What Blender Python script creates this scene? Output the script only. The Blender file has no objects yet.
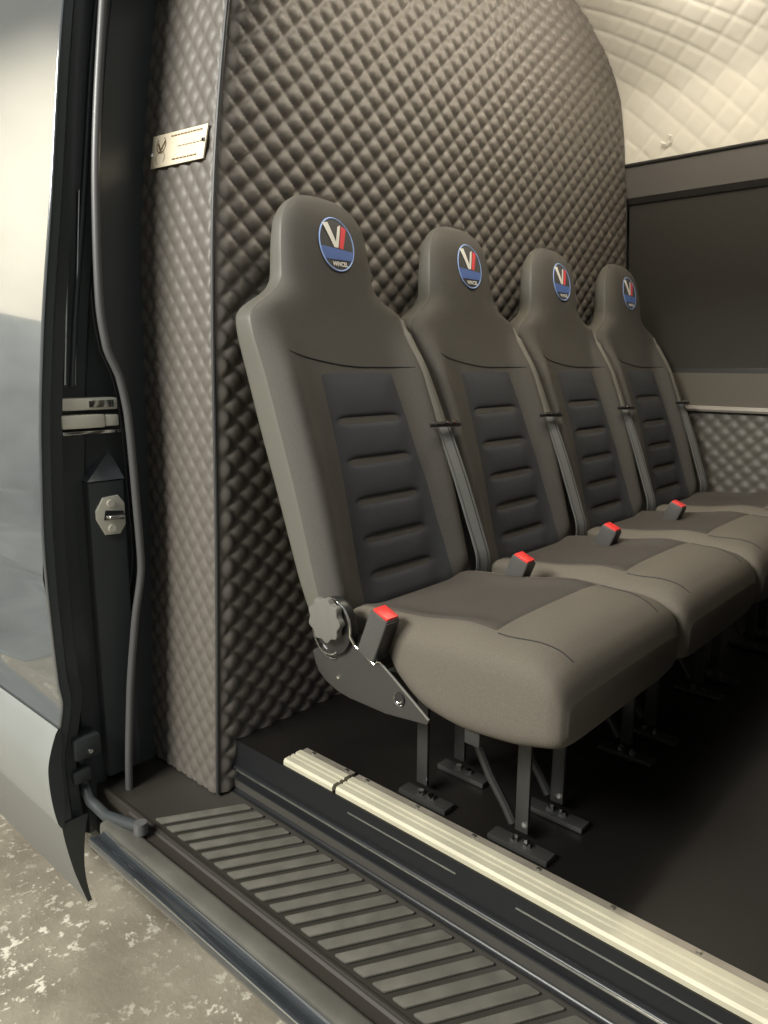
import bpy, bmesh, math, random
from mathutils import Vector, Matrix
random.seed(7)
scn = bpy.context.scene
COL = scn.collection
PI = math.pi

# ------------------------------------------------------------------ helpers
def lerp_table(tab, v):
    if v <= tab[0][0]: return tab[0][1]
    for (a, p), (b, q) in zip(tab, tab[1:]):
        if v <= b:
            t = (v-a)/(b-a)
            return p+(q-p)*t
    return tab[-1][1]

def smooth_table(tab, v):
    """Catmull-like smooth interpolation through a table"""
    n = len(tab)
    if v <= tab[0][0]: return tab[0][1]
    if v >= tab[-1][0]: return tab[-1][1]
    for i in range(n-1):
        if v <= tab[i+1][0]:
            x0, y0 = tab[i]; x1, y1 = tab[i+1]
            def sl(k):
                if k <= 0: return (tab[1][1]-tab[0][1])/(tab[1][0]-tab[0][0])
                if k >= n-1: return (tab[-1][1]-tab[-2][1])/(tab[-1][0]-tab[-2][0])
                a = (tab[k][1]-tab[k-1][1])/(tab[k][0]-tab[k-1][0])
                b = (tab[k+1][1]-tab[k][1])/(tab[k+1][0]-tab[k][0])
                if a*b <= 0: return 0
                return 2*a*b/(a+b)
            h = x1-x0; t = (v-x0)/h; m0 = sl(i)*h; m1 = sl(i+1)*h
            return (2*t**3-3*t*t+1)*y0+(t**3-2*t*t+t)*m0+(-2*t**3+3*t*t)*y1+(t**3-t*t)*m1

def sstep(a, b, x):
    t = max(0., min(1., (x-a)/(b-a))) if b != a else float(x >= a)
    return t*t*(3-2*t)

class MB:
    def __init__(self): self.v = []; self.f = []; self.m = []
    def add(self, verts, faces, mi=0):
        o = len(self.v); self.v += [tuple(p) for p in verts]
        self.f += [tuple(o+i for i in f) for f in faces]; self.m += [mi]*len(faces)
        return self
    def grid(self, nu, nv, fn, mi=0, close_u=False):
        vs = []
        for j in range(nv+1):
            for i in range(nu if close_u else nu+1):
                vs.append(fn(i/nu, j/nv))
        w = nu if close_u else nu+1
        fs = []
        for j in range(nv):
            for i in range(nu):
                a = j*w+i; b = j*w+(i+1) % w
                fs.append((a, b, b+w, a+w))
        return self.add(vs, fs, mi)
    def box(self, x0, x1, y0, y1, z0, z1, bev=0., mi=0, M=None):
        bm = bmesh.new()
        bmesh.ops.create_cube(bm, size=1)
        for v in bm.verts:
            v.co = Vector(((x0+x1)/2+v.co.x*(x1-x0), (y0+y1)/2+v.co.y*(y1-y0), (z0+z1)/2+v.co.z*(z1-z0)))
        if bev > 0:
            bmesh.ops.bevel(bm, geom=list(bm.edges), offset=bev, segments=2, affect='EDGES', profile=.6)
        if M is not None: bmesh.ops.transform(bm, matrix=M, verts=bm.verts)
        self.take(bm, mi); return self
    def take(self, bm, mi=0):
        bm.verts.index_update(); o = len(self.v)
        self.v += [tuple(v.co) for v in bm.verts]
        for f in bm.faces:
            self.f.append(tuple(o+v.index for v in f.verts)); self.m.append(mi)
        bm.free()
    def prism(self, pts, axis, a, b, bev=0., mi=0, segs=2):
        """polygon pts (2D) extruded along axis from a to b"""
        def mk(p, w):
            if axis == 'x': return (w, p[0], p[1])
            if axis == 'y': return (p[0], w, p[1])
            return (p[0], p[1], w)
        bm = bmesh.new()
        A = [bm.verts.new(mk(p, a)) for p in pts]; B = [bm.verts.new(mk(p, b)) for p in pts]
        fa = bm.faces.new(A); fb = bm.faces.new(list(reversed(B)))
        n = len(pts)
        for i in range(n):
            bm.faces.new((A[i], B[i], B[(i+1) % n], A[(i+1) % n]))
        bmesh.ops.recalc_face_normals(bm, faces=bm.faces)
        if bev > 0:
            ed = [e for e in bm.edges if (e.verts[0] in A and e.verts[1] in A) or (e.verts[0] in B and e.verts[1] in B)]
            bmesh.ops.bevel(bm, geom=ed, offset=bev, segments=segs, affect='EDGES', profile=.6)
        self.take(bm, mi); return self
    def cyl(self, p, q, r0, r1=None, n=20, mi=0):
        r1 = r0 if r1 is None else r1
        p = Vector(p); q = Vector(q); d = (q-p).normalized()
        a = d.orthogonal().normalized(); b = d.cross(a)
        vs = []
        for c, r in ((p, r0), (q, r1)):
            for i in range(n):
                t = 2*PI*i/n
                vs.append(c+a*math.cos(t)*r+b*math.sin(t)*r)
        fs = [(i, (i+1) % n, n+(i+1) % n, n+i) for i in range(n)]
        fs += [tuple(reversed(range(n))), tuple(range(n, 2*n))]
        return self.add(vs, fs, mi)
    def tube(self, pts, r, n=10, mi=0, ry=None):
        pts = [Vector(p) for p in pts]; k = len(pts); vs = []
        up = Vector((0, 0, 1))
        d0 = (pts[1]-pts[0]).normalized()
        a = d0.orthogonal().normalized()
        for i, p in enumerate(pts):
            d = (pts[min(i+1, k-1)]-pts[max(i-1, 0)]).normalized()
            a = (a-d*a.dot(d)).normalized(); b = d.cross(a)
            for j in range(n):
                t = 2*PI*j/n
                vs.append(p+a*math.cos(t)*r+b*math.sin(t)*(ry or r))
        fs = []
        for i in range(k-1):
            for j in range(n):
                fs.append((i*n+j, i*n+(j+1) % n, (i+1)*n+(j+1) % n, (i+1)*n+j))
        fs += [tuple(reversed(range(n))), tuple(range((k-1)*n, k*n))]
        return self.add(vs, fs, mi)
    def ribbon(self, pts, wdir, w, th, ndir, mi=0):
        """flat strap: pts centreline, wdir width direction, ndir thickness direction"""
        wd = Vector(wdir).normalized(); nd = Vector(ndir).normalized(); vs = []
        for p in pts:
            p = Vector(p)
            vs += [p-wd*w/2, p+wd*w/2, p+wd*w/2+nd*th, p-wd*w/2+nd*th]
        fs = []
        for i in range(len(pts)-1):
            for j in range(4):
                fs.append((i*4+j, i*4+(j+1) % 4, (i+1)*4+(j+1) % 4, (i+1)*4+j))
        k = (len(pts)-1)*4
        fs += [(3, 2, 1, 0), (k, k+1, k+2, k+3)]
        return self.add(vs, fs, mi)
    def build(self, name, mats, parent=None, smooth=True, angle=40, off=None):
        me = bpy.data.meshes.new(name)
        vs = self.v
        if off is not None: vs = [(a-off[0], b-off[1], c-off[2]) for a, b, c in vs]
        me.from_pydata(vs, [], self.f); me.update()
        if not isinstance(mats, (list, tuple)): mats = [mats]
        for m in mats: me.materials.append(m)
        me.polygons.foreach_set('material_index', self.m)
        bm = bmesh.new(); bm.from_mesh(me)
        bmesh.ops.recalc_face_normals(bm, faces=bm.faces)
        if smooth:
            for f in bm.faces: f.smooth = True
            ca = math.radians(angle)
            for e in bm.edges:
                if len(e.link_faces) == 2 and e.calc_face_angle(0) > ca: e.smooth = False
        bm.to_mesh(me); bm.free()
        o = bpy.data.objects.new(name, me); COL.objects.link(o)
        if parent: o.parent = parent
        if off is not None: o.location = off
        return o

def empty(name, loc=(0, 0, 0), label=None, cat=None, group=None):
    o = bpy.data.objects.new(name, None); COL.objects.link(o); o.location = loc
    o.empty_display_size = .05
    if label: o['label'] = label
    if cat: o['category'] = cat
    if group: o['group'] = group
    return o
def tag(o, label, cat=None, group=None, kind=None):
    o['label'] = label
    if cat: o['category'] = cat
    if group: o['group'] = group
    if kind: o['kind'] = kind
    return o

# ------------------------------------------------------------------ materials
def mat(name, col, rough=.5, metal=0., spec=.5, coat=0., coat_r=.05, noise=None, bump=None, col2=None):
    m = bpy.data.materials.new(name); m.use_nodes = True
    nt = m.node_tree; b = nt.nodes['Principled BSDF']
    b.inputs['Base Color'].default_value = (*col, 1); b.inputs['Roughness'].default_value = rough
    b.inputs['Metallic'].default_value = metal; b.inputs['Specular IOR Level'].default_value = spec
    b.inputs['Coat Weight'].default_value = coat; b.inputs['Coat Roughness'].default_value = coat_r
    tc = nt.nodes.new('ShaderNodeTexCoord')
    if noise:
        sc, amt = noise
        n = nt.nodes.new('ShaderNodeTexNoise'); n.inputs['Scale'].default_value = sc; n.inputs['Detail'].default_value = 4
        nt.links.new(tc.outputs['Object'], n.inputs['Vector'])
        r = nt.nodes.new('ShaderNodeValToRGB')
        r.color_ramp.elements[0].position = .3; r.color_ramp.elements[1].position = .7
        c2 = col2 or tuple(min(1, c*(1+amt)) for c in col)
        c1 = tuple(c*(1-amt) for c in col) if not col2 else col
        r.color_ramp.elements[0].color = (*c1, 1); r.color_ramp.elements[1].color = (*c2, 1)
        nt.links.new(n.outputs['Fac'], r.inputs['Fac']); nt.links.new(r.outputs['Color'], b.inputs['Base Color'])
    if bump:
        sc, st, dist = bump
        n = nt.nodes.new('ShaderNodeTexNoise'); n.inputs['Scale'].default_value = sc; n.inputs['Detail'].default_value = 3
        nt.links.new(tc.outputs['Object'], n.inputs['Vector'])
        bp = nt.nodes.new('ShaderNodeBump'); bp.inputs['Strength'].default_value = st; bp.inputs['Distance'].default_value = dist
        nt.links.new(n.outputs['Fac'], bp.inputs['Height']); nt.links.new(bp.outputs['Normal'], b.inputs['Normal'])
    return m

M = {}
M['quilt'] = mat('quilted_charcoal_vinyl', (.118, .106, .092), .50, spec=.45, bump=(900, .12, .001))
M['piping'] = mat('black_piping', (.035, .035, .035), .5)
M['fabric'] = mat('charcoal_knit_fabric', (.086, .080, .071), .85, spec=.25, noise=(700, .18), bump=(1400, .35, .0008))
M['fabric_seat'] = mat('brown_grey_seat_cloth', (.120, .106, .086), .88, spec=.25, noise=(600, .15), bump=(1300, .35, .0008))
M['insert_seat'] = mat('darker_seat_insert', (.066, .058, .051), .9, spec=.2, noise=(700, .25), bump=(1200, .4, .0008))
M['insert'] = mat('blue_black_panel_cloth', (.054, .056, .062), .9, spec=.2, noise=(700, .2), bump=(1200, .4, .0008))
M['vinyl'] = mat('grey_side_vinyl', (.115, .110, .093), .42, spec=.5, bump=(900, .2, .0008))
M['seam'] = mat('dark_seam_thread', (.02, .02, .02), .8)
M['strap'] = mat('grey_webbing', (.20, .205, .20), .55, spec=.4, bump=(1500, .3, .0005))
M['strap_up'] = mat('belt_cover_cloth', (.145, .138, .118), .7, spec=.3, bump=(900, .2, .0008))
M['blackp'] = mat('black_plastic', (.018, .018, .018), .35)
M['buckle'] = mat('grey_buckle_plastic', (.07, .068, .064), .38)
M['red'] = mat('red_release_button', (.75, .035, .03), .35)
M['chrome'] = mat('bright_chrome', (.75, .75, .72), .12, metal=1)
M['steel'] = mat('brushed_steel', (.55, .55, .50), .32, metal=1, noise=(60, .15))
M['bracket'] = mat('dark_coated_steel', (.050, .048, .046), .38, metal=.25, spec=.6)
M['knob'] = mat('grey_knob_plastic', (.14, .135, .12), .5)
M['legm'] = mat('black_leg_steel', (.036, .036, .034), .4, metal=.2)
M['gloss'] = mat('glossy_black_trim', (.013, .014, .015), .30, spec=.35)
M['floor'] = mat('dark_van_floor', (.008, .007, .006), .42, noise=(3, .4), bump=(300, .1, .001))
M['alu'] = mat('anodised_aluminium_rail', (.50, .47, .355), .6, metal=.1, noise=(14, .08))
M['alu_back'] = mat('worn_aluminium_flange', (.30, .27, .22), .5, metal=.4, noise=(9, .3))
M['step'] = mat('dark_step_rubber', (.026, .023, .018), .55, bump=(500, .2, .001))
M['zinc'] = mat('zinc_plated_striker', (.66, .64, .55), .42, metal=.25)
M['groove'] = mat('dark_brown_groove', (.028, .023, .017), .6)
M['band'] = mat('satin_dark_riser_band', (.052, .049, .043), .45)
M['sill'] = mat('sill_plastic', (.095, .092, .078), .5, noise=(8, .25))
M['sillpaint'] = mat('dark_blue_sill_paint', (.045, .052, .058), .2, metal=.3, coat=1, noise=(6, .2))
M['jamb'] = mat('blue_black_body_paint', (.048, .056, .058), .36, spec=.5, coat=.4, coat_r=.22)
M['jamb2'] = mat('blue_black_matt_moulding', (.042, .048, .050), .42)
M['chamfer'] = mat('blue_grey_chamfer', (.07, .08, .09), .35, coat=.6)
M['rubber'] = mat('door_seal_rubber', (.10, .10, .10), .40)
M['paint'] = mat('dark_door_paint', (.17, .18, .185), .10, metal=.55, coat=1, coat_r=.03)
M['clad'] = mat('grey_door_cladding', (.24, .25, .24), .40, noise=(5, .05))
M['clad2'] = mat('dark_grey_lower_lip', (.17, .17, .16), .45)
M['cream'] = mat('cream_quilted_headliner', (.86, .82, .71), .6, spec=.3)
M['white'] = mat('white_embroidery', (.85, .83, .76), .7)
M['redth'] = mat('red_embroidery', (.75, .06, .07), .7)
M['blueth'] = mat('blue_embroidery', (.09, .16, .42), .6)
M['ringth'] = mat('light_blue_ring_thread', (.28, .40, .72), .5)
M['darkth'] = mat('dark_backing_cloth', (.070, .070, .068), .8)
M['plaque'] = mat('pale_gold_metal', (.84, .74, .56), .4, metal=.25, noise=(20, .07))
M['engrave'] = mat('brown_engraving', (.20, .13, .07), .5, metal=.4)
M['header'] = mat('grey_header_trim', (.16, .15, .14), .5)
M['ledge'] = mat('grey_brown_ledge', (.13, .118, .098), .3)
M['ledgelip'] = mat('pale_ledge_edging', (.30, .27, .23), .35)
M['blackframe'] = mat('black_window_frame', (.035, .034, .032), .35)
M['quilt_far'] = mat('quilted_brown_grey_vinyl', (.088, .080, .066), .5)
M['wsh'] = mat('workshop_wall_paint', (.80, .76, .66), .7, noise=(1.2, .1))
M['wsh_dark'] = mat('dark_reflection_grey', (.20, .22, .22), .5, noise=(2.5, .4))  # grey of the pieces added to darken the door reflection

def ground_mat():
    m = bpy.data.materials.new('speckled_wet_concrete'); m.use_nodes = True
    nt = m.node_tree; b = nt.nodes['Principled BSDF']; L = nt.links.new
    tc = nt.nodes.new('ShaderNodeTexCoord')
    n1 = nt.nodes.new('ShaderNodeTexNoise'); n1.inputs['Scale'].default_value = 5; n1.inputs['Detail'].default_value = 6
    n2 = nt.nodes.new('ShaderNodeTexNoise'); n2.inputs['Scale'].default_value = 38; n2.inputs['Detail'].default_value = 5; n2.inputs['Roughness'].default_value = .65
    for n in (n1, n2): L(tc.outputs['Object'], n.inputs['Vector'])
    r1 = nt.nodes.new('ShaderNodeValToRGB'); r1.color_ramp.elements[0].position = .35; r1.color_ramp.elements[1].position = .7
    r1.color_ramp.elements[0].color = (.23, .203, .155, 1); r1.color_ramp.elements[1].color = (.35, .315, .245, 1)
    r2 = nt.nodes.new('ShaderNodeValToRGB'); r2.color_ramp.elements[0].position = .555; r2.color_ramp.elements[1].position = .62
    mx = nt.nodes.new('ShaderNodeMix'); mx.data_type = 'RGBA'
    n3 = nt.nodes.new('ShaderNodeTexNoise'); n3.inputs['Scale'].default_value = 3.3
    L(tc.outputs['Object'], n3.inputs['Vector'])
    mm = nt.nodes.new('ShaderNodeMath'); mm.operation = 'MULTIPLY'
    r3 = nt.nodes.new('ShaderNodeValToRGB'); r3.color_ramp.elements[0].position = .38; r3.color_ramp.elements[1].position = .58
    L(n3.outputs['Fac'], r3.inputs['Fac']); L(r2.outputs['Color'], mm.inputs[0]); L(r3.outputs['Color'], mm.inputs[1])
    L(n1.outputs['Fac'], r1.inputs['Fac']); L(n2.outputs['Fac'], r2.inputs['Fac'])
    L(mm.outputs[0], mx.inputs['Factor']); L(r1.outputs['Color'], mx.inputs['A']); mx.inputs['B'].default_value = (.74, .70, .58, 1)
    L(mx.outputs['Result'], b.inputs['Base Color'])
    rr = nt.nodes.new('ShaderNodeMapRange'); rr.inputs['To Min'].default_value = .30; rr.inputs['To Max'].default_value = .6
    L(n1.outputs['Fac'], rr.inputs['Value']); L(rr.outputs['Result'], b.inputs['Roughness'])
    bp = nt.nodes.new('ShaderNodeBump'); bp.inputs['Strength'].default_value = .5; bp.inputs['Distance'].default_value = .006
    L(n2.outputs['Fac'], bp.inputs['Height']); L(bp.outputs['Normal'], b.inputs['Normal'])
    return m
M['ground'] = ground_mat()

def tread_mat():
    m = bpy.data.materials.new('dotted_tread_pad'); m.use_nodes = True
    nt = m.node_tree; b = nt.nodes['Principled BSDF']; L = nt.links.new
    tc = nt.nodes.new('ShaderNodeTexCoord')
    v = nt.nodes.new('ShaderNodeTexVoronoi'); v.inputs['Scale'].default_value = 330; v.inputs['Randomness'].default_value = .0
    n = nt.nodes.new('ShaderNodeTexNoise'); n.inputs['Scale'].default_value = 24
    L(tc.outputs['Object'], v.inputs['Vector']); L(tc.outputs['Object'], n.inputs['Vector'])
    r = nt.nodes.new('ShaderNodeValToRGB'); r.color_ramp.elements[0].color = (.27, .255, .215, 1); r.color_ramp.elements[1].color = (.125, .118, .10, 1)
    r.color_ramp.elements[0].position = .1; r.color_ramp.elements[1].position = .6
    L(v.outputs['Distance'], r.inputs['Fac'])
    mx = nt.nodes.new('ShaderNodeMix'); mx.data_type = 'RGBA'; mx.blend_type = 'MULTIPLY'; mx.inputs['Factor'].default_value = .6
    L(r.outputs['Color'], mx.inputs['A']); L(n.outputs['Fac'], mx.inputs['B']); L(mx.outputs['Result'], b.inputs['Base Color'])
    b.inputs['Roughness'].default_value = .42
    bp = nt.nodes.new('ShaderNodeBump'); bp.inputs['Strength'].default_value = .5; bp.inputs['Distance'].default_value = .001; bp.invert = True
    L(v.outputs['Distance'], bp.inputs['Height']); L(bp.outputs['Normal'], b.inputs['Normal'])
    return m
M['tread'] = tread_mat()

def glass_mat():
    m = mat('dark_tinted_glass', (.052, .050, .044), .22, spec=.6)
    return m
M['glass'] = glass_mat()

# ------------------------------------------------------------------ van shell
near_tab = [(-.3, .858), (-.12, .864), (.444, .888), (1.048, .907), (1.507, .963), (1.75, 1.03), (2.02, 1.14)]
def y_near(z): return smooth_table(near_tab, z)
far_pts = [(2.735, 1.415), (2.70, 1.53), (2.675, 1.63), (2.632, 1.733), (2.58, 1.79), (2.50, 1.845), (2.38, 1.895), (2.25, 1.928), (2.10, 1.945), (1.9, 1.95)]
far_tab = [(-.2, 2.84), (.68, 2.835), (.80, 2.81), (1.415, 2.735), (1.53, 2.70), (1.63, 2.675), (1.733, 2.632), (1.79, 2.58), (1.845, 2.50), (1.90, 2.38), (1.935, 2.26), (1.965, 2.14), (1.99, 1.98), (2.0, 1.8)]
def y_far(z): return lerp_table(far_tab, z)
def puff(a, b, amp):
    s = abs(math.sin(PI*a))*abs(math.sin(PI*b))
    return amp*(1-(1-s)**1.7)

# bulkhead partition: quilted front (facing +X) and quilted end face (facing the doorway)
ZT = 1.995
def bulk_front(u, v):
    z0 = -.115 if u < .001 else 0.
    z = -.115+(ZT+.115)*v
    yn = y_near(z)+.004; yf = y_far(z)+.004
    y = yn+(yf-yn)*(u**1.15)
    if y > .915: z = max(z, .0005)
    a = y/.0610+z/.0530; b = y/.0610-z/.0530
    edge = sstep(-.006, .030, y-yn)*sstep(.0, .045, yf-y)
    return (-.006+.006*edge**.5+puff(a*1., b*1., .0085)*edge*(.45+.55*sstep(2.7, 1.4, y) if False else 1), y, z)
mb = MB(); mb.grid(430, 420, bulk_front)
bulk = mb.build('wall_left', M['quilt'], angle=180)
tag(bulk, 'dark quilted partition wall that the seats stand against', kind='structure')
def bulk_side(u, v):
    z = -.115+(ZT+.115)*v; x = -.36*u
    y = y_near(z)
    a = x/.043+z/.0530; b = x/.043-z/.0530
    edge = min(1, (-x)/.010)
    return (x-.004, y+.006-.006*edge**.5-puff(a, b, .0046)*edge, z)
mb = MB(); mb.grid(110, 420, bulk_side)
o = mb.build('end_panel', M['quilt'], bulk, angle=180); o['label'] = 'narrow quilted end face towards the doorway'
mb = MB()
mb.tube([(-.004, y_near(z)+.002, z) for z in [-.115+(ZT+.115)*i/60 for i in range(61)]], .0042, 8)
mb.build('corner_piping', M['piping'], bulk)
# the solid core behind the upholstery
mb = MB()
def core(u, v):
    z = -.11+(ZT+.10)*v
    loop = [(-.36, y_near(z)+.012), (-.014, y_near(z)+.012), (-.014, y_far(z)-.003), (-.36, y_far(z)-.003)]
    i = int(round(u*4)) % 4
    return (*loop[i], z)
mb.grid(4, 60, core, close_u=True)
mb.build('panel_core', M['piping'], bulk, smooth=False)

# plaque on the end face
pl = empty('builder_plaque', (-.112, .9, 1.258), 'pale gold metal plaque fixed to the narrow end face of the quilted partition', 'plaque')
def on_side(x, z, d): return (x, y_near(z)-.0075-d, z)
pc = [(-.214, 1.296), (-.016, 1.284), (-.027, 1.222), (-.220, 1.232)]
def plq(s, t):   # s,t 0..1 from top-left
    xa = pc[0][0]+(pc[1][0]-pc[0][0])*s; za = pc[0][1]+(pc[1][1]-pc[0][1])*s
    xb = pc[3][0]+(pc[2][0]-pc[3][0])*s; zb = pc[3][1]+(pc[2][1]-pc[3][1])*s
    return xa+(xb-xa)*t, za+(zb-za)*t
def local(mb, off): mb.v = [(a-off[0], b-off[1], c-off[2]) for a, b, c in mb.v]; return mb
mb = MB()
c0 = [on_side(*plq(s, t), 0) for s, t in ((0, 0), (1, 0), (1, 1), (0, 1))]
c1 = [on_side(*plq(s, t), .003) for s, t in ((0, 0), (1, 0), (1, 1), (0, 1))]
mb.add(c0+c1, [(0, 1, 2, 3), (7, 6, 5, 4), (0, 1, 5, 4), (1, 2, 6, 5), (2, 3, 7, 6), (3, 0, 4, 7)])
local(mb, pl.location).build('plate', M['plaque'], pl, smooth=False)
mb = MB()
def stroke(p, q, w):
    global mb
    n = 8
    for i in range(1):
        (a, b), (c, d) = p, q
        L_ = math.hypot((c-a)*3, d-b) or 1
        nx, nz = -(d-b)/L_*w, (c-a)*3/L_*w
        vs = [on_side(*plq(a+nx/3, b+nz), .0036), on_side(*plq(c+nx/3, d+nz), .0036), on_side(*plq(c-nx/3, d-nz), .0036), on_side(*plq(a-nx/3, b-nz), .0036)]
        mb.add(vs, [(0, 1, 2, 3)])
ENG = mb
for k in range(24):
    t0 = 2*PI*k/24; t1 = 2*PI*(k+1)/24
    if 3 < k < 9: continue
    stroke((.18+.085*math.cos(t0), .32-.24*math.sin(t0)), (.18+.085*math.cos(t1), .32-.24*math.sin(t1)), .018)
    stroke((.18+.085*math.cos(t0+PI), .72-.2*math.sin(t0+PI)), (.18+.085*math.cos(t1+PI), .72-.2*math.sin(t1+PI)), .010)
stroke((.12, .26), (.175, .50), .04); stroke((.175, .50), (.25, .22), .035)
local(mb, pl.location).build('engraved_emblem', M['engrave'], pl, smooth=False)
random.seed(3)
for t, s0, s1, w in ((.12, .36, .93, .022), (.47, .5, .96, .012), (.84, .42, .88, .022)):
    s = s0; mb = MB()
    while s < s1:
        l = random.uniform(.03, .07); stroke((s, t), (min(s+l, s1), t), w); s += l+.012
    local(mb, pl.location).build('engraved_line', M['engrave'], pl, smooth=False)
for s, t in ((.0, .58), (1., .46)):
    mb = MB(); x, z = plq(s*.96+.01, t); p = on_side(x, z, .003); q = on_side(x, z, .0065)
    mb.cyl(p, q, .005, .0035, 14)
    local(mb, pl.location).build('rivet', M['chrome'], pl)

# far wall: quilted lower panel, ledge, window, header
mb = MB()
def farq(u, v):
    x = -.01+2.1*u; z = .0+.665*v
    a = x/.058+z/.053; b = x/.058-z/.053
    return (x, 2.845-puff(a, b, .0055), z)
mb.grid(260, 90, farq)
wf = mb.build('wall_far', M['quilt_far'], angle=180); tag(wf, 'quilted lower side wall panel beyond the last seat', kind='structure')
mb = MB(); mb.cyl((.545, 2.846, .640), (.545, 2.828, .640), .011, .009, 16); mb.build('press_stud', M['chrome'], wf)
mb = MB()
mb.prism([(2.86, .684), (2.828, .684), (2.806, .795), (2.806, .803), (2.86, .803)], 'x', -.01, 2.1, .002)
t1 = mb.build('trim_1', M['ledge']); tag(t1, 'grey brown sloping ledge under the dark side window', kind='structure')
mb = MB(); mb.prism([(2.86, .664), (2.822, .664), (2.816, .672), (2.818, .684), (2.86, .684)], 'x', -.01, 2.1, .002)
mb.build('ledge_edging', M['ledgelip'], t1)
mb = MB(); mb.cyl((.53, 2.826, .735), (.53, 2.817, .736), .006, .005, 12); mb.build('screw_cap', M['chrome'], t1)
def wy(z): return lerp_table(far_tab, z)
mb = MB()
mb.add([(.0, wy(.80)+.012, .80), (2.1, wy(.80)+.012, .80), (2.1, wy(1.43)+.012, 1.43), (.0, wy(1.43)+.012, 1.43),
        (.0, wy(.80)+.018, .80), (2.1, wy(.80)+.018, .80), (2.1, wy(1.43)+.018, 1.43), (.0, wy(1.43)+.018, 1.43)],
       [(0, 1, 2, 3), (7, 6, 5, 4), (0, 1, 5, 4), (1, 2, 6, 5), (2, 3, 7, 6), (3, 0, 4, 7)])
w1 = mb.build('window_1', M['glass'], smooth=False); tag(w1, 'dark tinted side window behind the seats', kind='structure')
mb = MB()
mb.prism([(wy(.803)-.004, .803), (wy(.803)+.03, .803), (wy(.82)+.03, .818), (wy(.82)-.002, .818)], 'x', .0, 2.1)
mb.prism([(wy(1.43)-.004, 1.425), (wy(1.43)+.03, 1.425), (wy(1.40)+.03, 1.405), (wy(1.40), 1.405)], 'x', .0, 2.1)
mb.build('window_frame', M['blackframe'], w1, smooth=False)
mb = MB(); mb.prism([(2.731, 1.425), (2.76, 1.425), (2.74, 1.527), (2.702, 1.527)], 'x', -.01, 2.1, .003)
t2 = mb.build('trim_2', M['header']); tag(t2, 'grey header strip above the dark side window', kind='structure')
mb = MB(); mb.tube([(-.01, 2.699, 1.531), (2.1, 2.699, 1.531)], .006, 8); mb.build('edge_beading', M['blackframe'], t2)

# cream quilted ceiling, one shell from the far header over the roof to the near side
prof = [(2.712, 1.525), (2.685, 1.63), (2.642, 1.733), (2.59, 1.79), (2.51, 1.845), (2.39, 1.903), (2.27, 1.940), (2.10, 1.985), (1.87, 2.02), (1.6, 2.02), (1.35, 1.99), (1.15, 1.90), (1.04, 1.78), (.98, 1.6)]
cum = [0]
for (a, b), (c, d) in zip(prof, prof[1:]): cum.append(cum[-1]+math.hypot(c-a, d-b))
ty = [(s, p[0]) for s, p in zip(cum, prof)]; tz = [(s, p[1]) for s, p in zip(cum, prof)]
def ceilf(u, v):
    s = cum[-1]*v; x = -.02+2.12*u
    y = smooth_table(ty, s); z = smooth_table(tz, s)
    e = .01; y2 = smooth_table(ty, s+e); z2 = smooth_table(tz, s+e); y1 = smooth_table(ty, s-e); z1 = smooth_table(tz, s-e)
    dy, dz = y2-y1, z2-z1; L_ = math.hypot(dy, dz) or 1
    ny, nz = -dz/L_, dy/L_
    if nz > 0 or (ny > 0 and y > 2): ny, nz = -abs(dz/L_), -abs(dy/L_)
    a = x/.100+s/.100; b = x/.100-s/.100
    h = .0040*(1-math.exp(-abs(math.sin(PI*a))*7))*(1-math.exp(-abs(math.sin(PI*b))*7))
    if y < 1.6: h = 0
    return (x, y+ny*h, z+nz*h)
mb = MB(); mb.grid(300, 300, ceilf)
ce = mb.build('ceiling', M['cream'], angle=180); tag(ce, 'cream quilted curved headliner', kind='structure')
mb = MB(); 
mb.tube([(0.130, 2.683, 1.583), (0.145, 2.683, 1.575), (0.163, 2.682, 1.58), (0.167, 2.680, 1.595), (0.155, 2.678, 1.602)], .003, 8)
hk = mb.build('loose_thread', M['white'], ce)

# floor
mb = MB(); mb.box(-.01, 2.1, .915, 2.86, -.10, 0., 0)
fl = mb.build('floor', M['floor'], smooth=False); tag(fl, 'dark van floor under the seats', kind='structure')
# front and near side walls added to shut out light (outside the view)
mb = MB(); mb.box(2.1, 2.16, .86, 2.9, -.3, 2.0)
o = mb.build('wall_front', M['piping'], smooth=False); tag(o, 'unseen dark wall closing the front of the passenger area against light', kind='structure')
mb = MB(); mb.box(1.12, 2.12, .93, .98, .03, 2.0); 
o = mb.build('wall_near', M['jamb'], smooth=False); tag(o, 'unseen near side panel narrowing the doorway to block light', kind='structure')
mb = MB(); mb.box(-2.2, 2.16, .95, 1.10, 1.62, 2.08)
mb.prism([(2.9, 0), (2.9, 1.5), (2.4, 2.08), (1.0, 2.08), (1.0, 2.12), (2.5, 2.12), (2.96, 1.5), (2.96, 0)], 'x', -2.2, 2.16)
o = mb.build('wall_outer', M['jamb'], smooth=False); tag(o, 'van roof and outer side skin', kind='structure')
mb = MB(); mb.box(-2.2, -.37, .93, 1.0, -.4, 2.0)
o = mb.build('wall_rear_side', M['jamb'], smooth=False); tag(o, 'dark body side behind the open sliding door', kind='structure')

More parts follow.
